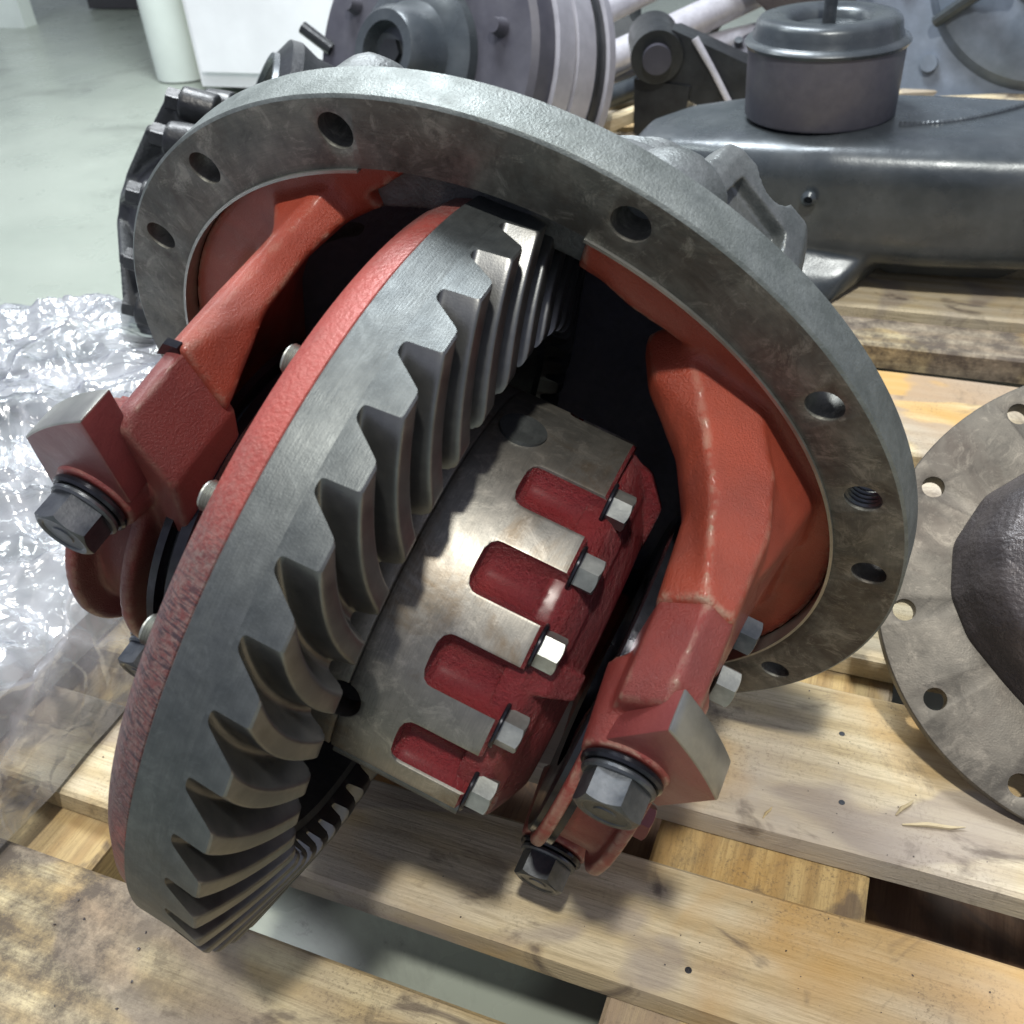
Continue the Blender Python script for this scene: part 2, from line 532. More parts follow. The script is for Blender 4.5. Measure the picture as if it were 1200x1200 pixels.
pal = thing('wooden_pallet', 'stained pale pine pallet under the differential, the nearest pallet', 'pallet', (0, 0, -.144))
T = .019
PZ = .144
front_boards = [(-.75, .95, -.236, -.107, 'wood_near'), (-.55, .95, -.069, .0045, 'wood'), (-.55, .95, .045, .166, 'wood'),
                (-.55, .95, .200, .30, 'wood'), (-.55, .95, .338, .425, 'wood'), (-.55, .95, .460, .56, 'wood'), (-.75, .95, -.36, -.262, 'wood_near')]
for i, (x0, x1, y0, y1, mt) in enumerate(front_boards):
    add_board(pal, 'deck_board', x0, x1, y0, y1, PZ, T, mt, i + 3)
for i, (x0, x1) in enumerate([(-.34, -.203), (.113, .234), (.60, .72)]):
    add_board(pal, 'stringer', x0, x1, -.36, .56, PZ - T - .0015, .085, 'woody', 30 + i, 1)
for i, (x0, x1) in enumerate([(-.34, -.203), (.113, .234), (.60, .72)]):
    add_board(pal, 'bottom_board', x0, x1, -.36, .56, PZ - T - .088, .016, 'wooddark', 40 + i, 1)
for y0, y1 in ((-.33, -.23), (.055, .175), (.40, .52)):
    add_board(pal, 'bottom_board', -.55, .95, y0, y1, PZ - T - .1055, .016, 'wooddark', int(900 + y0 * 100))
# nails
nm = washer_mesh(.0018, .0004, name='nail')
for x, y in [(.152, -.052), (.206, .128), (.212, .076), (.157, -.132), (-.25, -.05), (-.29, -.2)]:
    n_ = link('nail', nm, pal, 'boltsteel'); n_.location = (x, y, PZ - .0001)

pal2 = thing('wooden_pallet', 'yellowish pine pallet under the grey axle housing behind the differential', 'pallet', (0, .5, -.144))
rows = [(.02, 1.2, .530, .640, -.020), (.02, 1.2, .655, .716, 0), (.02, 1.2, .742, .85, 0), (.02, 1.2, .88, .99, 0), (.02, 1.2, 1.03, 1.13, 0)]
for i, (x0, x1, y0, y1, z) in enumerate(rows):
    add_board(pal2, 'deck_board', x0, x1, y0 - .5, y1 - .5, PZ + z, .026, 'wood' if i != 1 else 'wood_near', 60 + i)
for i, (x0, x1) in enumerate([(.06, .18), (.55, .67), (1.0, 1.12)]):
    add_board(pal2, 'stringer', x0, x1, .02, .63, PZ - .048, .08, 'woody', 70 + i, 1)

pal3 = thing('wooden_pallet', 'third pale pallet far behind, under the black link arm', 'pallet', (-.35, 1.45, -.144))
pal3.rotation_euler.z = RD(16)
for i in range(7):
    add_board(pal3, 'deck_board', -.28, .75, -.38 + i * .135, -.28 + i * .135, PZ, .022, 'wood', 80 + i)
for i, x in enumerate((-.22, .2, .6)):
    add_board(pal3, 'stringer', x, x + .1, -.38, .53, PZ - .024, .08, 'woody', 90 + i, 1)

# splinters and grit on the boards
def splinter(x, y, z, L, w, rz, label):
    bm = bmesh.new()
    tube(bm, [(-L / 2, 0, w * .6), (-L * .1, w * .4, w), (L * .25, -w * .2, w * .8), (L / 2, 0, w * 1.3)], [w * .3, w, w * .8, w * .15], 5)
    o = part('wood_splinter', bm, None, 'wood_near', 0); o.location = (x, y, z); o.rotation_euler.z = rz
    tag(o, label, 'splinter', 'splinters on the pallet boards'); return o


splinter(.262, .075, 0, .034, .0016, .25, 'long dark wood splinter on the pallet board below the brown cover flange')
splinter(.246, .083, 0, .016, .0013, 1.0, 'short curled wood splinter beside the long one near the brown cover')
splinter(.173, .055, 0, .010, .0009, 1.2, 'tiny upright wood chip at the edge of the pallet board')
splinter(-.158, -.062, .001, .028, .004, .9, 'torn pale wood splinter at the broken board end left of the gear')
bm = bmesh.new(); rg = random.Random(5)
for i in range(260):
    x = rg.choice((rg.uniform(-.35, -.12), rg.gauss(.02, .12), rg.gauss(.24, .05))); y = rg.choice((rg.uniform(-.23, -.11), rg.uniform(-.067, .002), rg.uniform(.047, .164)))
    s = rg.uniform(.0002, .0007)
    if x < -.1 and y < -.1: s *= 1.5
    p = V((x, y, s * .5))
    hull(bm, [p + V((rg.uniform(-1, 1) * s, rg.uniform(-1, 1) * s, rg.uniform(-.5, .8) * s)) for _ in range(7)])
o = part('grit', bm, None, 'darkcover', 0)
tag(o, 'fine dark grit and crumbs scattered over the pallet boards', 'grit', kind='stuff')

# ================================================================== the differential
DM = Matrix(((0.9388, -0.1019, -0.329, 0), (0.0012, -0.9542, 0.2991, 0), (-0.3444, -0.2812, -0.8957, 0.1815), (0, 0, 0, 1)))
D = thing('differential_carrier', 'red and grey truck differential with large toothed ring gear lying on the pallet', 'differential', mw=DM)

# --- flange (machined face at y=-.0712)
YF = -.0712
bm = bmesh.new()
lathe(bm, [(YF, .1797), (YF, .2092), (YF - .0010, .2105), (-.0905, .2105), (-.0930, .2085), (-.0930, .1797)], 'y', 256, closed=True)
fl = part('mounting_flange', bm, D, 'flange', 30)
fl.data.materials.append(M['rim'])
bm = bmesh.new()
holes = [-115.9, -140.3, -160.2, -80.2, -50, -19, 16.9, 42, 66, 92, 118, 142, 165]
for a in holes:
    a = RD(a); cyl(bm, (.1958 * cos(a), YF + .01, .1958 * sin(a)), (.1958 * cos(a), -.12, .1958 * sin(a)), .0078, seg=28)
for a in (-34.3, 150.):
    a = RD(a); cyl(bm, (.1945 * cos(a), YF + .01, .1945 * sin(a)), (.1945 * cos(a), -.12, .1945 * sin(a)), .0078, seg=28)
cut = part('cut', bm, D, 'flange', 0)
apply_mods(fl, [('BOOLEAN', dict(object=cut, operation='DIFFERENCE', solver='EXACT')), ('BEVEL', dict(width=.0006, segments=2, limit_method='ANGLE'))])
bpy.data.objects.remove(cut)
for p in fl.data.polygons:
    c = p.center; r = math.hypot(c.x, c.z)
    p.material_index = 1 if (r > .2098 or c.y < -.0915) else 0
# thread ridges in the threaded hole
for a in (-34.3,):
    bm = bmesh.new(); a = RD(a); ox, oz = .1945 * cos(a), .1945 * sin(a)
    for k in range(7):
        y = YF - .002 - k * .0022
        lathe(bm, [(y, .0080), (y - .0009, .0068), (y - .0018, .0080)], 'y', 28, (ox, 0, oz))
    part('thread', bm, fl, 'boltsteel', 30)
# pale spigot edge of the register
bm = bmesh.new()
lathe(bm, [(YF + .0012, .1782), (YF + .0012, .1796), (-.080, .1796), (-.080, .1782)], 'y', 200, closed=True, a0=RD(-84), a1=RD(245))
part('register_lip', bm, D, 'lug', 30)

# --- bosses and bell behind the flange, cast grey
bm = bmesh.new()
lathe(bm, [(-.086, .150), (-.086, .1835), (-.100, .1830), (-.110, .176), (-.13, .162), (-.19, .118), (-.235, .078), (-.275, .066),
           (-.275, .030), (-.23, .045), (-.18, .095), (-.125, .150)], 'y', 96, closed=True)
for a in (-117, -77.5, 30, 120):
    a = RD(a)
    cyl(bm, (.1865 * cos(a), -.085, .1865 * sin(a)), (.1865 * cos(a), -.110, .1865 * sin(a)), .0235, .0205, 24)
for a in (-20, 20, 60, 140, 200):
    a = RD(a); u = V((cos(a), 0, sin(a))); s = V((-sin(a), 0, cos(a))) * .006
    hull(bm, [u * .185 + V((0, -.1, 0)) + s, u * .185 + V((0, -.1, 0)) - s, u * .07 + V((0, -.25, 0)) + s, u * .07 + V((0, -.25, 0)) - s,
              u * .15 + V((0, -.10, 0)) + s, u * .15 + V((0, -.1, 0)) - s, u * .14 + V((0, -.19, 0)) + s, u * .14 + V((0, -.19, 0)) - s])
bell = part('bell_casting', bm, D, 'cast', 0)
apply_mods(bell, [('REMESH', dict(mode='VOXEL', voxel_size=.0028)), ('SMOOTH', dict(factor=.6, iterations=5))], 0)
# inner skin, lens haze put into its base colour
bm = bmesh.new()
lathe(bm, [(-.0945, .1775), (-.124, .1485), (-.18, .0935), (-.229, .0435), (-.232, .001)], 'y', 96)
part('inner_bowl', bm, D, 'hazed_in', 60)

# --- red arms + web (one casting each side)
def arm(side):
    bm = bmesh.new()
    if side > 0:
        st = [(-.097, [(.050, -.120), (.064, -.138), (.098, -.130), (.150, -.088), (.166, 0)]),
              (-.075, [(.060, -.122), (.074, -.139), (.106, -.130), (.146, -.082), (.158, 0)]),
              (-.050, [(.083, -.119), (.089, -.135), (.122, -.126), (.146, -.075), (.150, 0)]),
              (-.025, [(.096, -.116), (.102, -.133), (.129, -.125), (.142, -.07), (.144, 0)]),
              (.0155, [(.100, -.112), (.114, -.129), (.1285, -.121), (.138, -.07), (.138, 0)])]
    else:
        st = [(-.097, [(.070, -.133), (.082, -.143), (.095, -.139), (.135, -.090), (.150, 0)]),
              (-.075, [(.081, -.132), (.092, -.140), (.099, -.138), (.130, -.082), (.142, 0)]),
              (-.052, [(.0865, -.128), (.096, -.136), (.102, -.134), (.128, -.07), (.136, 0)]),
              (-.020, [(.087, -.125), (.099, -.132), (.106, -.129), (.130, -.07), (.136, 0)]),
              (.0185, [(.083, -.104), (.100, -.131), (.107, -.128), (.136, -.07), (.138, 0)])]
    hol = (.060, .056, .042, .026, .004) if side > 0 else (.036, .026, .021, .020, .016)
    R = []
    for y, P in st:
        k_ = st.index((y, P)); hx = P[0][0] + hol[k_]; hz = -.096 if side > 0 else -.100
        neg = [(hx if k_ == 4 else max(hx, P[3][0] - .014), -.052), (hx, hz), (P[0][0] + .002, P[0][1] + (.014 if side > 0 else .005))] + P[:4]
        ring = [(x, y, z) for x, z in neg] + [(P[4][0], y, 0)] + [(x, y, -z) for x, z in reversed(neg)]
        R.append([(side * a, b, c) for a, b, c in ring])
    stations(bm, R)
    # flange web inside the register
    a0, a1 = (RD(-84), RD(84)) if side > 0 else (RD(107), RD(242))
    lathe(bm, [(-.0785, .1785), (-.0785, .160), (-.083, .1515), (-.097, .1500), (-.097, .1785)], 'y', 60, a0=a0, a1=a1, closed=True)
    # rib blending the arm out to the web
    s = side
    if side > 0: hull(bm, [(x, y, z) for y in (-.0785, -.097) for x, z in ((.0235, -.1765), (.030, -.152), (.040, -.1465), (.066, -.1400), (.098, -.149), (.060, -.168))])
    else: hull(bm, [(-x, y, z) for y in (-.0785, -.097) for x, z in ((.0535, -.1700), (.071, -.147), (.084, -.138), (.098, -.140), (.088, -.155))])
    if side > 0:
        hull(bm, [(s * .104, -.09, -.130), (s * .120, -.04, -.124), (s * .135, -.02, -.105), (s * .150, -.085, -.085), (s * .138, -.03, -.06), (s * .157, -.085, -.05), (s * .135, -.09, -.06)])
    else:
        hull(bm, [(s * .086, -.083, -.140), (s * .092, -.074, -.142), (s * .124, -.082, -.118), (s * .125, -.09, -.08), (s * .104, -.05, -.131)])
    o = part('red_arm', bm, D, 'red', 0)
    apply_mods(o, [('REMESH', dict(mode='VOXEL', voxel_size=.0018)), ('SMOOTH', dict(factor=.7, iterations=11))], 0)
    return o


arm(1); arm(-1)

# --- bearing caps
def cap(side):
    bm = bmesh.new(); s = side
    if side > 0:
        P = [(.101, -.112), (.1165, -.1275), (.1295, -.1185), (.137, -.07), (.137, 0)]; y0 = .0120
    else:
        P = [(.083, -.100), (.1005, -.1295), (.1075, -.1265), (.136, -.07), (.136, 0)]; y0 = .0130
    def ring(y, k, dz=0):
        cx = .118
        q = [(cx + (x - cx) * k, z * (k if z else 1) + dz) for x, z in P[:4]]
        q = q + [(cx + (P[4][0] - cx) * k, 0)] + [(x, -z) for x, z in reversed(q)]
        return [(s * x, y, z) for x, z in q]
    stations(bm, [ring(y0, .990), ring(.047, .975), ring(.0545, .93)])
    # arch ribs over the bearing
    for xa, xb, r in ((.101, .107, .0865), (.107, .129, .0775), (.129, .135, .0865)):
        if side < 0 and r < .08: r = .072
        lathe(bm, [(s * xa, .03), (s * xa, r), (s * xb, r), (s * xb, .03)], 'x', 48, closed=True, a0=RD(-75), a1=RD(75))
    for z in (-.078, .078):
        cyl(bm, (s * .1165, .03, z), (s * .1165, .0672, z), .0215, .0178, 32)
    o = part('bearing_cap', bm, D, 'redcap', 0)
    apply_mods(o, [('REMESH', dict(mode='VOXEL', voxel_size=.0014)), ('SMOOTH', dict(factor=.6, iterations=9))], 0)
    # lug: plate reaching the turned diameter
    a0, a1 = (43.5, 60.) if side > 0 else (38., 55.)
    if side > 0: base = [(.102, -.085), (.1375, -.050)]
    else: base = [(.098, -.088), (.140, -.052)]
    for zz in (-1,):
        bm = bmesh.new(); n = 10; F = []; B = []
        arc = [(sin(RD(a0 + (a1 - a0) * i / n)) * .1745, -cos(RD(a0 + (a1 - a0) * i / n)) * .1745) for i in range(n + 1)]
        poly = arc + [base[1], base[0]]
        F = [bm.verts.new((s * x, .0655, z)) for x, z in poly]
        B = [bm.verts.new((s * x, .0490, z)) for x, z in poly]
        m = len(poly)
        bm.faces.new(F); bm.faces.new(B[::-1])
        for i in range(m): bm.faces.new((F[i], F[(i + 1) % m], B[(i + 1) % m], B[i]))
        l = part('cap_lug', bm, o, 'redlug', 30)
        l.data.materials.append(M['lug'])
        apply_mods(l, [('BEVEL', dict(width=.0009, segments=2, limit_method='ANGLE', angle_limit=RD(40)))])
        for p in l.data.polygons:
            c = p.center; p.material_index = 1 if math.hypot(c.x, c.z) > .1738 else 0
    return o


caps = [cap(1), cap(-1)]
bm = bmesh.new(); hull(bm, [(x, y, z) for x, z in ((-.1020, -.1306), (-.1085, -.1292), (-.1130, -.120), (-.101, -.127)) for y in (.0150, .0185)])
part('joint_slot', bm, D, 'seal', 0)

# cap bolts
bh = hex_mesh(.0232, .0125); ws = washer_mesh(.0164, .0034); ws2 = washer_mesh(.0148, .0030)
rot_y = Matrix.Rotation(RD(-90), 4, 'X')  # local z -> +y
for s in (1, -1):
    for z in (-.078, .078):
        o = link('cap_bolt', bh, D, 'boltsteel')
        o.matrix_local = Matrix.Translation((s * .1165, .0740, z)) @ rot_y @ Matrix.Rotation(RD(48 if s > 0 else 5), 4, 'Z')
        w = link('washer', ws, o, 'seal'); w.location = (0, 0, -.0064)
        w = link('washer', ws2, o, 'boltsteel'); w.location = (0, 0, -.0028)

# small bolts on the outside of the right arm and painted lock bolt under the cap
sb = hex_mesh(.0150, .009, emboss=False)
rot_x = Matrix.Rotation(RD(90), 4, 'Y')
for p, mt in (((.139, -.014, -.066), 'boltsteel'), ((.138, .012, -.066), 'zinc')):
    o = link('adjuster_bolt', sb.copy(), D, mt); o.matrix_local = Matrix.Translation(p) @ rot_x
o = link('lock_bolt', hex_mesh(.016, .012, emboss=False), D, 'redlug'); o.matrix_local = Matrix.Translation((.139, .046, .035)) @ rot_x

# --- bearings / adjusters seen beside the case
for s, x in ((1, .0985), (-1, -.083)):
    bm = bmesh.new()
    x2 = x + s * .02
    lathe(bm, [(x, .05), (x - s * .001, .079), (x, .0815), (x + s * .0045, .0815), (x + s * .005, .077), (x + s * .0075, .077), (x + s * .008, .0835),
               (x + s * .0115, .0835), (x + s * .0120, .066), (x2, .064), (x2, .05)], 'x', 128, closed=True)
    part('bearing_adjuster', bm, D, 'seal', 25)

# --- ring gear
NT_ = 43
bm = bmesh.new()
lathe(bm, [(-.0300, .110), (-.0312, .1805), (-.0300, .1830), (-.0146, .1838), (-.0150, .1795), (.0032, .1340), (.0000, .1290), (-.02, .1245), (-.0300, .1200)],
      'x', 258, closed=True)
RG = part('ring_gear', bm, D, 'gear', 25)
RG['label'] = 'large dark steel ring gear with curved teeth'


def tooth_mesh():
    bm = bmesh.new()
    pitch = 2 * pi / NT_
    US = [0, .012, .06, .14, .24, .34, .44, .54, .64, .74, .82, .88, .92, .95, .975, .99, 1.0]
    # half section: s in [-.5,.5] of the pitch, height fraction
    hs_ = [(.5, -.012), (.455, -.006), (.425, .010), (.398, .045), (.378, .105), (.362, .18), (.318, .40), (.274, .62), (.232, .83), (.212, .925), (.196, .965), (.172, .992), (.14, 1.), (.04, 1.)]
    sec = [(-a, b) for a, b in hs_] + [(a, b) for a, b in reversed(hs_)]
    R = []
    for u in US:
        th = RD(13.4) * (u + .38 * u * (1 - u))
        rx = -.0128 + u * .0176; rr = .1838 + u * (.1335 - .1838)
        tx = .0014 + u * .0146; tr = .1857 + u * (.1360 - .1857)
        # rounded toe end
        k = 1.
        if u > .86: q = (u - .86) / .14; k = 1 - .42 * (1 - math.sqrt(max(0, 1 - q * q * .98)))
        ch = 1 - .045 * (1 if u < .003 else 0)
        ring = []
        bot = []
        for s, h in sec:
            hh = h if h <= 0 else min(h, k) * ch
            a = th + (s + .19 * (1 - .8 * u) * max(0, hh)) * pitch
            x = rx + (tx - rx) * hh; r = rr + (tr - rr) * hh
            if u == 0: r += .0001
            ring.append(bm.verts.new((x, r * cos(a), r * sin(a))))
            ab = th + s * pitch
            bot.append(bm.verts.new((rx - .0024, (rr - .0001 if u == 0 else rr - .0012) * cos(ab), (rr - .0001 if u == 0 else rr - .0012) * sin(ab))))
        R.append((ring, bot))
    m = len(R[0][0])
    for (A, a_), (B, b_) in zip(R, R[1:]):
        for k in range(m - 1): bm.faces.new((A[k], A[k + 1], B[k + 1], B[k]))
    heel = []
    for ring, bot in (R[0], R[-1]):
        for k in range(m - 1):
            f = bm.faces.new((ring[k], ring[k + 1], bot[k + 1], bot[k]))
            if ring is R[0][0]: f.material_index = 1
    me = tomesh(bm, 'tooth', 33)
    me.materials.append(M['tooth']); me.materials.append(M['gear'])
    return me


tm = tooth_mesh()
PH = -98.9
for k in range(NT_):
    o = bpy.data.objects.new('tooth', tm); C.objects.link(o); o.parent = RG
    o.rotation_euler.x = RD(PH + 360 / NT_ * k)

# red worn rim = case flange behind the ring gear
bm = bmesh.new()
lathe(bm, [(-.0305, .095), (-.0305, .1798), (-.0318, .1806), (-.0395, .1775), (-.0455, .1718), (-.0475, .1665), (-.0475, .12), (-.055, .085), (-.083, .066), (-.083, .045), (-.0305, .06)], 'x', 200, closed=True)
part('case_flange', bm, D, 'rimred', 30)
# ends of the ring-gear bolts on the back
bm = bmesh.new()
for k in range(9):
    t0 = k * .0011; lathe(bm, [(-t0, .0050), (-t0 - .00055, .0058), (-t0 - .0011, .0050)], 'x', 20)
lathe(bm, [(0, .005), (-.0104, .005), (-.0108, .0040), (-.0108, .0001)], 'x', 20)
tm2 = tomesh(bm, 'bolt_end', 30)
for a in (-83.8, -63.5, -45.):
    a = RD(a); o = link('bolt_end', tm2, D, 'zinc'); o.location = (-.0430, .1570 * cos(a), .1570 * sin(a))

# --- differential case
bm = bmesh.new()
lathe(bm, [(-.005, .092), (-.005, .1035), (.0075, .1035), (.0081, .1022), (.0087, .1035)] + [(.0115 + .003 * i, .1035) for i in range(18)] + [(.0655, .1035), (.0670, .1020), (.0670, .092)], 'x', 180, closed=True, a0=RD(-190), a1=RD(-18))
case = part('differential_case', bm, D, 'case', 25)
case.data.materials.append(M['redpocket'])
bm = bmesh.new()
for k in (-3, -2, 0, 1, 2, 3):
    a = RD(-96.8 + 22.3 * k); u = V((0, cos(a), sin(a)))
    c0 = u * .1058
    rr_ = .0118
    prof_ = [(.0325, .0002), (.0328, rr_ * .55), (.0340, rr_ * .82), (.0362, rr_ * .97), (.0385, rr_), (.08, rr_), (.08, .0002)]
    lathe(bm, prof_, 'x', 40, c0)
cyl(bm, V((.0075, .1035 * cos(RD(-33)), .1035 * sin(RD(-33)))) * 1.15 - V((.001, 0, 0)), V((.0075, .1035 * cos(RD(-33)), .1035 * sin(RD(-33)))) * .85, .0085, seg=24)
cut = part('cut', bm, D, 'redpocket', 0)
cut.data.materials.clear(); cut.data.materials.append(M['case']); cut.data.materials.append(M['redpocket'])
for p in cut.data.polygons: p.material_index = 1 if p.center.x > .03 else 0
apply_mods(case, [('BOOLEAN', dict(object=cut, operation='DIFFERENCE', solver='EXACT')), ('BEVEL', dict(width=.0009, segments=2, limit_method='ANGLE', angle_limit=RD(40)))], 30)
bpy.data.objects.remove(cut)
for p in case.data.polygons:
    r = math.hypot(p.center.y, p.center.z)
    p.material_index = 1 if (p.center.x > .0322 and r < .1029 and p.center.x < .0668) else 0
bm = bmesh.new(); a = RD(-17.0)
tube(bm, [(.010, .0985 * cos(a), .0985 * sin(a)), (.067, .0985 * cos(a), .0985 * sin(a))], .0052, 20)
part('window_lip', bm, case, 'gear', 40)
# dark cross-pin hole + round plug near the top
bm = bmesh.new(); a = RD(-112)
u = V((0, cos(a), sin(a)))
cyl(bm, V((.022, 0, 0)) + u * .098, V((.022, 0, 0)) + u * .1046, .011, .0105, 32)
part('cross_pin', bm, case, 'gear', 30)
bm = bmesh.new()
lathe(bm, [(-.02, .03), (-.02, .060), (.02, .062), (.055, .058), (.055, .03)], 'x', 64, closed=True)
part('side_gear', bm, case, 'seal', 30)
# red hub side with ribs
bm = bmesh.new()
lathe(bm, [(.060, .05), (.060, .082), (.0685, .0845), (.079, .0845), (.086, .071), (.089, .064), (.089, .04)], 'x', 96, closed=True)
lathe(bm, [(.060, .07), (.060, .098), (.0685, .0985), (.073, .0955), (.080, .085), (.080, .07)], 'x', 80, closed=True, a0=RD(-195), a1=RD(-16))
for k in (0, -2, -3):
    a = RD(-58 + 40 * k); u = V((0, cos(a), sin(a))); t = V((0, -sin(a), cos(a))) * .009
    hull(bm, [V((.066, 0, 0)) + u * .097 + t, V((.066, 0, 0)) + u * .097 - t, V((.079, 0, 0)) + u * .0950 + t * .8, V((.079, 0, 0)) + u * .0950 - t * .8,
              V((.090, 0, 0)) + u * .082 + t * .7, V((.090, 0, 0)) + u * .082 - t * .7, V((.066, 0, 0)) + u * .06, V((.090, 0, 0)) + u * .06])
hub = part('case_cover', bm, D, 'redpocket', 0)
apply_mods(hub, [('REMESH', dict(mode='VOXEL', voxel_size=.0014)), ('SMOOTH', dict(factor=.5, iterations=4))], 0)
cb = hex_mesh(.0135, .0090, emboss=False); cw = washer_mesh(.0098, .0018)
for k in (0, 1, 2, 3, 4):
    a = RD(-104 + 20 * k); p = V((.0670, .0985 * cos(a), .0985 * sin(a)))
    o = link('case_bolt', cb, D, 'zinc'); o.matrix_local = Matrix.Translation(p + V((.0018, 0, 0))) @ rot_x @ Matrix.Rotation(a + .3, 4, 'Z')
    w = link('washer', cw, o, 'seal'); w.location = (0, 0, -.0018)

# --- pinion nose and input yoke behind the flange
bm = bmesh.new()
lathe(bm, [(-.26, .03), (-.26, .052), (-.30, .050), (-.302, .032), (-.33, .030), (-.33, .01)], 'y', 48, (0, 0, 0), closed=True)
part('pinion_nose', bm, D, 'cast', 30)
bm = bmesh.new()
cyl(bm, (0, -.262, 0), (0, -.300, 0), .052, .048, 32)
for s in (1, -1):
    A, B = V((.034, -.238, -.082)), V((.112, -.240, -.030))       # foot of the ear
    Ct, Dt = V((.044, -.292, -.078)), V((.101, -.292, -.046))     # tip corners
    nn = (B - A).cross(Ct - A).normalized()
    if nn.z > 0: nn = -nn
    def Q(a, b, d):   # a along the foot, b towards the tip
        p = (A.lerp(B, a)).lerp(Ct.lerp(Dt, a), b) - nn * d
        return V((s * p.x, p.y, s * p.z))
    st = []
    for d0, d1, b in ((0, .026, -.15), (0, .026, .35), (0, .024, .75), (.002, .022, 1.0)):
        st.append([Q(-.05, b, d0 + .004), Q(.06, b, d0), Q(.94, b, d0), Q(1.05, b, d0 + .004), Q(1.05, b, d1), Q(-.05, b, d1)])
    stations(bm, st)
    hull(bm, [Q(0, -.1, .004), Q(1, -.1, .004), Q(0, .3, .02), Q(1, .3, .02), V((s * .02, -.262, 0)), V((s * .045, -.290, s * .03)), V((s * .03, -.270, s * -.03))])
yk = part('input_yoke', bm, D, 'yoke', 0)
bm = bmesh.new()
for s in (1, -1):
    P0 = A.lerp(B, .5).lerp(Ct.lerp(Dt, .5), 1.08)
    p = V((s * (P0 + nn * .03).x, (P0 + nn * .03).y, s * (P0 + nn * .03).z)); q = V((s * (P0 - nn * .05).x, (P0 - nn * .05).y, s * (P0 - nn * .05).z))
    cyl(bm, p, q, .0155, seg=28)
    pk = [Q(a, b, d) for a, b in ((.16, .02), (.80, .02), (.74, .60), (.20, .66)) for d in (-.01, .010)]
    hull(bm, pk)
cut = part('cut', bm, D, 'cast', 0)
apply_mods(yk, [('REMESH', dict(mode='VOXEL', voxel_size=.0016)), ('BOOLEAN', dict(object=cut, operation='DIFFERENCE', solver='EXACT')),
                ('REMESH', dict(mode='VOXEL', voxel_size=.0014)), ('SMOOTH', dict(factor=.5, iterations=4))], 0)
bpy.data.objects.remove(cut)

# ================================================================== second flange / cover at the right
n = V((.0423, -.6314, .7743)); u = V((0, 0, 1)).cross(n).normalized(); w = n.cross(u)
cm = Matrix((( u.x, w.x, n.x, .3502), (u.y, w.y, n.y, .1956), (u.z, w.z, n.z, .0925), (0, 0, 0, 1)))
CV = thing('cover_flange', 'round brown-grey cover flange with bolt holes leaning on the pallet at the right edge', 'cover', mw=cm)
bm = bmesh.new()
lathe(bm, [(0, .060), (0, .1415), (-.001, .1422), (-.0125, .1422), (-.0135, .141), (-.0135, .060)], 'z', 160, closed=True)
cf = part('flange_ring', bm, CV, 'coverflange', 30)
bm = bmesh.new()
for a in (124.5, 155.7, 191.8, 216.5, 245.1, 270, 300, 330, 0, 30, 60, 92):
    a = RD(a); cyl(bm, (.1268 * cos(a), .1268 * sin(a), .01), (.1268 * cos(a), .1268 * sin(a), -.03), .0066, seg=24)
cut = part('cut', bm, CV, 'coverflange', 0)
apply_mods(cf, [('BOOLEAN', dict(object=cut, operation='DIFFERENCE', solver='EXACT')), ('BEVEL', dict(width=.0006, segments=2, limit_method='ANGLE'))])
bpy.data.objects.remove(cut)
bm = bmesh.new()
P = []
for ang, r in ((95, .094), (125, .095), (150, .1005), (170, .1035), (188, .101), (203, .096), (222, .090), (245, .094), (270, .098), (300, .1), (330, .1), (0, .1), (35, .098), (65, .095)):
    P.append((ang, r))
st = []
for z, k in ((-.006, 1.0), (.002, 1.0), (.010, .955), (.026, .90), (.040, .80), (.047, .62)):
    st.append([(r * k * cos(RD(a)), r * k * sin(RD(a)), z) for a, r in P])
stations(bm, st)
hull(bm, [(-.09, -.02, .0), (-.075, -.035, .0), (-.045, -.05, .045), (-.05, .0, .05), (-.02, -.02, .052), (-.085, -.01, .012)])
hull(bm, [(-.06, .075, .0), (-.03, .09, .0), (-.02, .06, .055), (-.045, .05, .05), (0, .04, .055)])
tube(bm, [(-.080, .018, .022), (-.066, -.005, .036), (-.055, -.034, .043), (-.045, -.070, .036)], [.004, .006, .006, .004])
cb_ = part('cover_body', bm, CV, 'darkcover', 0)
apply_mods(cb_, [('REMESH', dict(mode='VOXEL', voxel_size=.0017)), ('SMOOTH', dict(factor=.8, iterations=26))], 0)

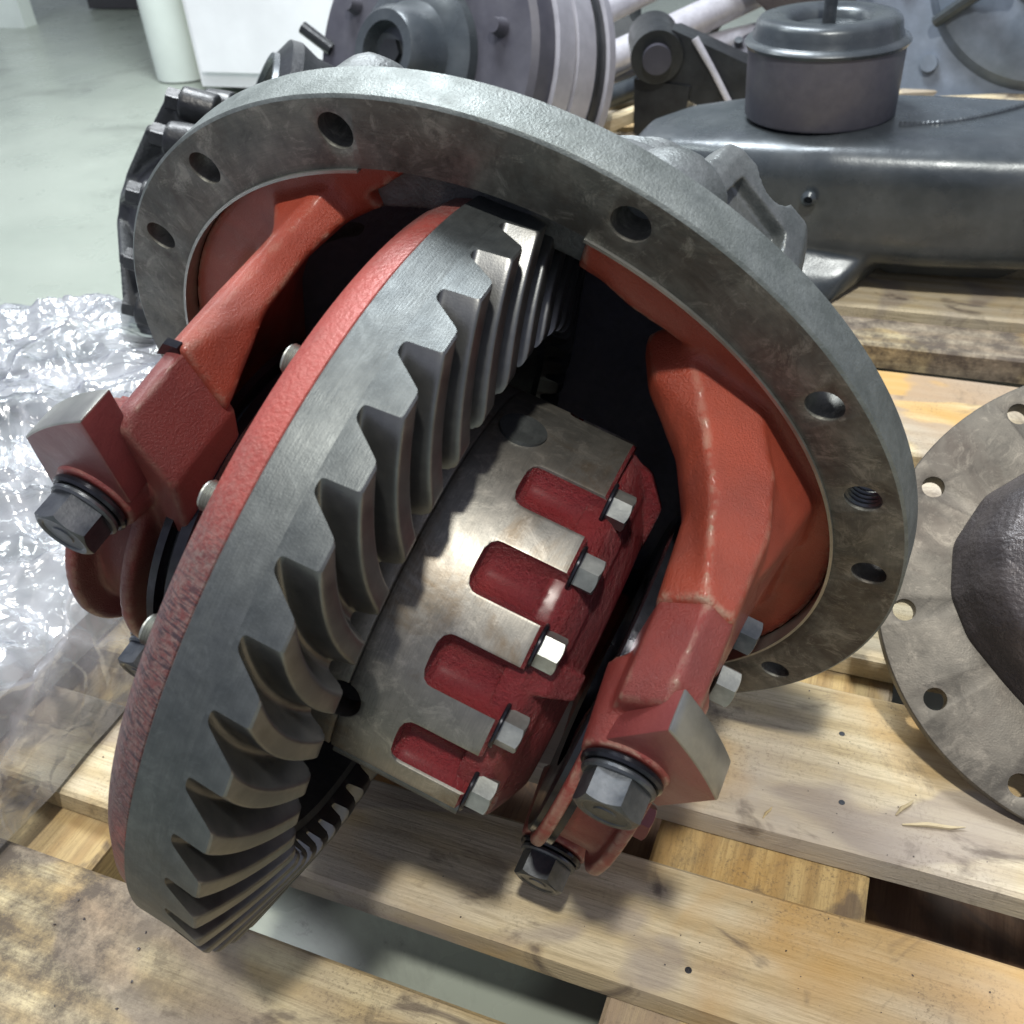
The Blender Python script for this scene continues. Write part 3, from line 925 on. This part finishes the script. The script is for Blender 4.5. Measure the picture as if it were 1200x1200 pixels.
# ================================================================== plastic film heap at the left
def film_sheet():
    bm = bmesh.new(); nx, ny = 300, 290
    x0, x1, y0, y1 = -1.15, -.245, -.46, .46
    G = []
    for j in range(ny + 1):
        row = []
        for i in range(nx + 1):
            u_ = i / nx; v_ = j / ny
            x = x0 + (x1 - x0) * u_; y = y0 + (y1 - y0) * v_
            # right-hand edge runs obliquely
            a_ = x * .80 + y * .60; b_ = -x * .60 + y * .80
            p = V((a_ * 4.5, b_ * 12, 0))
            d1 = noise.voronoi(p + V((noise.noise(p * .8), noise.noise(p * .8 + V((9, 0, 0))), 0)) * .9)[0]
            p2 = V((a_ * 28 + b_ * 6, b_ * 11 + a_ * 7, 3)); d2 = noise.voronoi(p2 + V((noise.noise(p2 * .5), noise.noise(p2 * .5 + V((5, 0, 0))), 0)))[0]
            p3 = V((a_ * 24, b_ * 62, 7)); d3 = noise.voronoi(p3)[0]
            edge = min(1, max(0, (u_) * 14, 0)); er = min(1., (1 - u_) * 22); et = min(1., (1 - v_) * 7); eb = min(1., v_ * 9)
            e = max(0., min(edge, er, et, eb)); e = math.sin(e * pi / 2) ** .7
            h = .082 + .030 * noise.noise(V((x * 5, y * 5, 1))) + .030 * d1[0] - .030 * min(.5, d1[1] - d1[0]) - .014 * min(.5, d2[1] - d2[0]) - .0022 * (d3[1] - d3[0])
            h = h * e + .002 + .004 * d2[0]
            sh = .012 * noise.noise(V((x * 5, y * 5, 4)))
            xx = x + sh - (1 - eb if False else 0)
            row.append(bm.verts.new((xx, y + .03 * noise.noise(V((x * 5, y * 5, 8))), h)))
        G.append(row)
    for j in range(ny):
        for i in range(nx): bm.faces.new((G[j][i], G[j][i + 1], G[j + 1][i + 1], G[j + 1][i]))
    return bm


fs = part('plastic_film', film_sheet(), None, 'film', 70)
tag(fs, 'crumpled heap of clear plastic stretch film left of the differential', 'plastic film')
# the grey wrapped thing under the film
bm = bmesh.new()
hull(bm, [(x, y, z) for x in (-1.1, -.31) for y in (-.42, .43) for z in (.004, .03)] + [(x, y, .044) for x in (-1.06, -.35) for y in (-.38, .40)])
o = part('wrapped_panel', bm, None, 'axle', 30)
M['wrapgrey'] = plain('grey_panel', (.21, .225, .225), .5); o.data.materials[0] = M['wrapgrey']
tag(o, 'flat grey panel hidden inside the crumpled plastic film at the left', 'panel')

# ================================================================== background
# white column, trim post, cabinet, bench
cl = thing('white_column', 'round pale white column standing on the floor at the upper left', 'column', (-1.815, 2.14, -.146))
bm = bmesh.new(); cyl(bm, (0, 0, 0.004), (0, 0, 2.6), .088, seg=48); part('shaft', bm, cl, 'palegreen', 30)
bm = bmesh.new(); cyl(bm, (0, 0, 0), (0, 0, .012), .080, seg=48); part('base_ring', bm, cl, 'shade', 30)
bm = bmesh.new(); box(bm, (-.03, -.02, 0), (.035, .10, 2.6)); o = part('trim_post', bm, None, 'beige', 0); o.location = (-1.69, 2.09, -.146)
tag(o, 'narrow beige post between the white column and the white cabinet', 'post')
cb0 = thing('white_cabinet', 'bright white cabinet behind the dark brake drum', 'cabinet', (-1.15, 2.29, -.146))
bm = bmesh.new(); box(bm, (-.49, -.32, .02), (.42, .3, 1.6)); part('body', bm, cb0, 'white', 0)
bm = bmesh.new(); box(bm, (-.47, -.335, .06), (-.03, -.322, 1.55)); part('door', bm, cb0, 'white', 0)
bm = bmesh.new(); box(bm, (-.02, -.335, .06), (.41, -.322, 1.55)); part('door', bm, cb0, 'white', 0)
bn = thing('workbench', 'pale workbench with dark storage space beneath at the top left corner', 'bench', (-2.6, 3.0, -.146))
for i, (x, y) in enumerate(((-.45, -.25), (1.0, -.1), (-.45, .3), (1.0, .4))):
    bm = bmesh.new(); box(bm, (x - .075, y - .03, .0), (x + .075, y + .03, .8)); part('leg', bm, bn, 'palegreen', 0)
bm = bmesh.new(); box(bm, (-.6, -.3, .8), (1.2, .5, .85)); part('top', bm, bn, 'palegreen', 0)
bm = bmesh.new(); box(bm, (-.35, .02, .12), (.95, .4, .5)); part('drawer', bm, bn, 'palegreen', 0)
bm = bmesh.new(); box(bm, (-.36, .05, .004), (.96, .42, .118)); part('plinth', bm, bn, 'shade', 0)

# big brake drum/hub standing behind
dc = V((-.552, 1.13, .150)); ax = V((-.26, -.88, .36)).normalized()
dm = Matrix.Translation(dc) @ axis_frame(ax) @ Matrix.Scale(1.28, 4)
DR = thing('brake_drum', 'large dark brake drum and hub standing behind the flange top', 'brake drum', mw=dm)
bm = bmesh.new()
lathe(bm, [(0, .04), (0, .165), (-.006, .172), (-.03, .176), (-.03, .05)], 'z', 96, closed=True); part('backplate', bm, DR, 'drum', 30)
bm = bmesh.new()
lathe(bm, [(-.0305, .1), (-.0305, .182), (-.062, .182), (-.0625, .176), (-.066, .176), (-.0665, .184), (-.102, .185), (-.102, .1)], 'z', 96, closed=True); part('drum_band', bm, DR, 'drumband', 30)
bm = bmesh.new()
lathe(bm, [(-.1025, .1), (-.1025, .187), (-.12, .187), (-.12, .1)], 'z', 96, closed=True); part('drum_edge', bm, DR, 'black', 30)
bm = bmesh.new()
lathe(bm, [(-.1205, .1), (-.1205, .192), (-.134, .192), (-.134, .1)], 'z', 96, closed=True); part('drum_rim', bm, DR, 'drumband', 30)
bm = bmesh.new()
lathe(bm, [(0, .09), (.012, .088), (.018, .075), (.020, .062), (.035, .055), (.055, .050), (.062, .044), (.062, .032), (.045, .028), (.045, .001)], 'z', 64); part('hub', bm, DR, 'axle', 30)
bm = bmesh.new(); cyl(bm, (0, 0, .04), (0, 0, .052), .016, seg=6); part('shaft_end', bm, DR, 'black', 0)
for k in range(8):
    a = RD(20 + 45 * k); bm = bmesh.new()
    cyl(bm, (.125 * cos(a), .125 * sin(a), 0), (.125 * cos(a), .125 * sin(a), .016), .011, .008, 12); part('stud', bm, DR, 'drum', 30)
bm = bmesh.new(); cyl(bm, (-.15, .0, .0), (-.185, .02, .02), .008, seg=12); part('lever', bm, DR, 'black', 30)

# black knobbly hub carrier at left behind the flange
hc = V((-.492, .47, .150)); hx = V((-.88, -.30, .32)).normalized()
hm = Matrix.Translation(hc) @ axis_frame(hx) @ Matrix.Scale(.92, 4)
HB = thing('hub_carrier', 'black ribbed hub carrier with bolt lugs behind the left edge of the flange', 'hub', mw=hm)
bm = bmesh.new()
lathe(bm, [(.06, .03), (.06, .055), (.045, .062), (.03, .085), (.012, .106), (-.01, .108), (-.02, .10), (-.05, .10), (-.12, .10), (-.12, .03)], 'z', 64, closed=True)
for k in range(12):
    a = RD(30 * k); u_ = V((cos(a), sin(a), 0)); t_ = V((-sin(a), cos(a), 0)) * .006
    hull(bm, [u_ * .05 + V((0, 0, .062)) + t_, u_ * .05 + V((0, 0, .062)) - t_, u_ * .132 + V((0, 0, .03)) + t_, u_ * .132 + V((0, 0, .03)) - t_, u_ * .13 + t_, u_ * .13 - t_, u_ * .05 + t_, u_ * .05 - t_])
    cyl(bm, u_ * .124 + V((0, 0, -.020)), u_ * .124 + V((0, 0, .012 + .006 * (k % 2))), .021 - .003 * (k % 2), .017, 16)
hb = part('hub_casting', bm, HB, 'black', 0)
apply_mods(hb, [('REMESH', dict(mode='VOXEL', voxel_size=.0026)), ('SMOOTH', dict(factor=.5, iterations=3))], 0)
hs = hex_mesh(.021, .017, emboss=False)
for k in range(12):
    a = RD(30 * k); o = link('stud', hs, HB, 'black'); o.location = (.124 * cos(a), .124 * sin(a), .009 + .006 * (k % 2))


# second dark round casting behind the first
rc = Matrix.Translation(V((-.515, .66, .165))) @ axis_frame(V((-.7, -.5, .5)))
RB = thing('round_casting', 'dark smooth round casting peeking over the flange between hub and drum', 'casting', mw=rc)
bm = bmesh.new()
lathe(bm, [(-.17, .05), (-.17, .10), (-.02, .11), (0, .118), (.012, .116), (.02, .10), (.02, .085), (.008, .08), (.008, .04), (.03, .035), (.03, .001)], 'z', 72); part('shell', bm, RB, 'black', 30)
bm = bmesh.new()
lathe(bm, [(.0205, .088), (.0205, .098), (.026, .096), (.026, .09)], 'z', 72, closed=True); part('ring', bm, RB, 'axle', 30)

# axle housing on the rear pallet
AX = thing('axle_housing', 'big smooth grey banjo axle housing lying on the rear pallet', 'axle housing', (.13, .87, .0))
bm = bmesh.new()
R = []
for x, yy, z0, z1 in ((-.275, .015, .10, .120), (-.255, .055, .075, .142), (-.21, .085, .05, .155), (-.14, .108, .036, .163), (-.03, .118, .030, .168), (.08, .118, .030, .168), (.20, .110, .034, .166), (.34, .10, .040, .163), (1.1, .095, .045, .160)):
    r_ = []
    for k in range(28):
        a = 2 * pi * k / 28; c_, s_ = cos(a), sin(a)
        r_.append((x, yy * math.copysign(abs(c_) ** .36, c_), (z0 + z1) / 2 + (z1 - z0) / 2 * math.copysign(abs(s_) ** .5, s_)))
    R.append(r_)
stations(bm, R)
hull(bm, [(-.12, -.10, .07), (.03, -.10, .06), (-.10, -.135, .035), (.0, -.13, .03), (-.06, -.15, .004), (-.01, -.14, .003), (-.12, -.05, .003), (.03, -.04, .003), (.05, -.06, .05)])
hull(bm, [(.02, -.09, .05), (.20, -.08, .05), (.03, .05, .003), (.18, .05, .003), (.04, -.06, .01), (.16, -.05, .01)])
ah = part('banjo_body', bm, AX, 'axle', 0)
apply_mods(ah, [('REMESH', dict(mode='VOXEL', voxel_size=.0038)), ('SMOOTH', dict(factor=.6, iterations=10))], 0)
bm = bmesh.new()
pts_ = [V((.03 + i * .0022, -.040 + .00003 * i * i, .1672 - .00001 * i)) for i in range(64)]
tube(bm, pts_, [.0030 + .0009 * (i % 2) + .0004 * random.random() for i in range(64)], 8)
part('weld_bead', bm, AX, 'axle', 0)
bm = bmesh.new(); lathe(bm, [(0, .0045), (.003, .008), (.008, .008), (.011, .0045)], 'y', 24, (0, 0, 0), closed=True)
o = part('breather_ring', bm, AX, 'axle', 30); o.location = (-.045, -.128, .112)

# air spring standing on the axle housing
AS = thing('air_spring', 'dark cylindrical air spring with pale rolled top on the axle housing', 'air spring', (.073, .865, .1675))
bm = bmesh.new(); lathe(bm, [(.0, .001), (0, .0785), (.003, .0805), (.060, .0815), (.0725, .082)], 'z', 96); part('sleeve', bm, AS, 'rubber', 40)
bm = bmesh.new(); lathe(bm, [(.0715, .080), (.0715, .0840), (.075, .0860), (.078, .084), (.080, .078), (.086, .0755), (.094, .0745), (.0985, .071), (.1005, .064),
                             (.099, .046), (.094, .040), (.088, .038), (.088, .001)], 'z', 96); part('top_cap', bm, AS, 'axle', 40)
bm = bmesh.new(); cyl(bm, (0, 0, .088), (0, 0, .17), .007, seg=20); part('rod', bm, AS, 'boltsteel', 30)

# link arm on the far pallet
LA = thing('link_arm', 'black triangular link arm with round bushing on the far pallet', 'link arm', (-.20, 1.33, .0))
bm = bmesh.new(); cyl(bm, (-.02, -.05, .125), (-.05, .04, .135), .040, seg=40); part('bushing', bm, LA, 'black', 30)
bm = bmesh.new(); cyl(bm, (-.0165, -.062, .124), (-.02, -.05, .125), .022, seg=32); part('sleeve', bm, LA, 'drum', 30)
bm = bmesh.new(); hull(bm, [(-.045, -.03, .155), (-.03, -.03, .085), (.0, -.03, .160), (.20, -.03, .08), (.20, -.03, .02), (.13, -.03, .01), (-.045, .02, .155), (-.03, .02, .085), (.0, .02, .160), (.20, .02, .08), (.20, .02, .02), (.13, .02, .01)]); part('plate', bm, LA, 'black', 30)
bm = bmesh.new(); hull(bm, [(-.06, -.035, .09), (-.06, .025, .09), (-.06, -.035, .004), (-.06, .025, .004), (.03, -.035, .08), (.03, .025, .08), (.02, -.035, .004), (.02, .025, .004)]); part('foot', bm, LA, 'black', 30)
bm = bmesh.new(); tube(bm, [(.035, -.036, .150), (.065, -.036, .105), (.095, -.036, .055), (.105, -.036, .035)], [.006, .005, .005, .007]); part('wire_clip', bm, LA, 'palebar', 30)

# pale tubes and rods stacked behind
grp = 'pale steel tubes lying behind the drum'
for i, (p0, p1, r, mt, lb) in enumerate((
        ((-.36, 1.44, .075), (-.09, 1.78, .16), .028, 'palebar', 'thick pale steel tube rising right behind the brake drum'),
        ((-.42, 1.42, .05), (-.12, 1.70, .075), .022, 'palebar', 'middle pale steel tube lying nearest the link arm bushing'),
        ((-.44, 1.52, .12), (-.16, 1.90, .22), .026, 'palebar', 'uppermost pale steel tube at the top edge behind the drum'),
        ((-.38, 1.34, .025), (-.22, 1.56, .05), .018, 'axle', 'short dark tube lowest in the heap beside the drum'))):
    bm = bmesh.new(); tube(bm, [p0, p1], r, 24)
    tag(part('steel_tube', bm, None, mt, 30), lb, 'tube', grp)
for i, (p0, p1, lb) in enumerate((((-.34, 1.22, .008), (-.19, 1.44, .03), 'yellow wood stick leaning under the pale tubes'),
                                  ((-.22, 1.26, .006), (-.155, 1.40, .02), 'short pale wood stick in front of the black link arm'))):
    d = V(p1) - V(p0); mw = Matrix.Translation(p0) @ d.to_track_quat('X', 'Z').to_matrix().to_4x4()
    bm = bmesh.new(); box(bm, (0, -.012, 0), (d.length, .012, .018))
    o = part('wood_stick', bm, None, 'wood', 0); o.matrix_world = mw; tag(o, lb, 'stick', 'wood sticks on the far pallet')
for loc, axv, r1, mt, lb in (((-.36, 1.86, .12), (-.2, -.8, .55), .15, 'black', 'black ring flange leaning behind the pale tubes'),
                            ((-.02, 1.90, .16), (.3, -.85, .4), .13, 'axle', 'grey ring flange leaning behind the bracket plate'),
                            ((-.10, 1.60, .05), (.1, -.5, .85), .075, 'drum', 'small dark ring lying beside the link arm plate')):
    rm = Matrix.Translation(V(loc)) @ axis_frame(V(axv))
    RF = thing('ring_flange', lb, 'flange', mw=rm)
    bm = bmesh.new(); lathe(bm, [(0, r1 * .55), (0, r1), (-.02, r1), (-.02, r1 * .8), (-.06, r1 * .7), (-.06, r1 * .5)], 'z', 64, closed=True); part('ring', bm, RF, mt, 30)
    for k in range(10):
        a = RD(36 * k); bm = bmesh.new(); cyl(bm, (r1 * .88 * cos(a), r1 * .88 * sin(a), 0), (r1 * .88 * cos(a), r1 * .88 * sin(a), .012), .008, seg=8); part('stud', bm, RF, 'boltsteel', 30)
# brown bracket plate behind the link arm
bm = bmesh.new(); hull(bm, [(x, y, z) for y in (1.62, 1.635) for x, z in ((-.20, .20), (-.12, .30), (.05, .30), (.03, .10), (-.06, .08))])
tag(part('bracket_plate', bm, None, 'darkcover', 0), 'rusty brown bracket plate standing behind the link arm and air spring', 'bracket')

# large blue-grey wheel/drum at right
bx = Matrix.Translation(V((.34, 1.66, .20))) @ axis_frame(V((-.10, -.95, .22)))
BD = thing('blue_drum', 'large blue-grey round brake assembly at the top right corner', 'drum', mw=bx)
bm = bmesh.new()
lathe(bm, [(-.2, .1), (-.2, .36), (0, .36), (.012, .35), (.012, .30), (0, .29), (-.004, .20), (.02, .185), (.03, .16), (.03, .08), (.05, .07), (.05, .001)], 'z', 96); part('shell', bm, BD, 'blue', 30)
for k in range(10):
    a = RD(36 * k + 8); bm = bmesh.new(); cyl(bm, (.235 * cos(a), .235 * sin(a), -.004), (.235 * cos(a), .235 * sin(a), .012), .014, seg=16); part('stud', bm, BD, 'blue', 30)
bm = bmesh.new(); tube(bm, [(-.17, -.10, .02), (-.10, -.05, .06), (-.085, -.035, .085)], [.010, .012, .016]); part('valve', bm, BD, 'axle', 30)
bm = bmesh.new(); cyl(bm, (-.095, -.035, .085), (-.05, -.030, .09), .014, seg=16); part('valve_cap', bm, BD, 'palebar', 30)
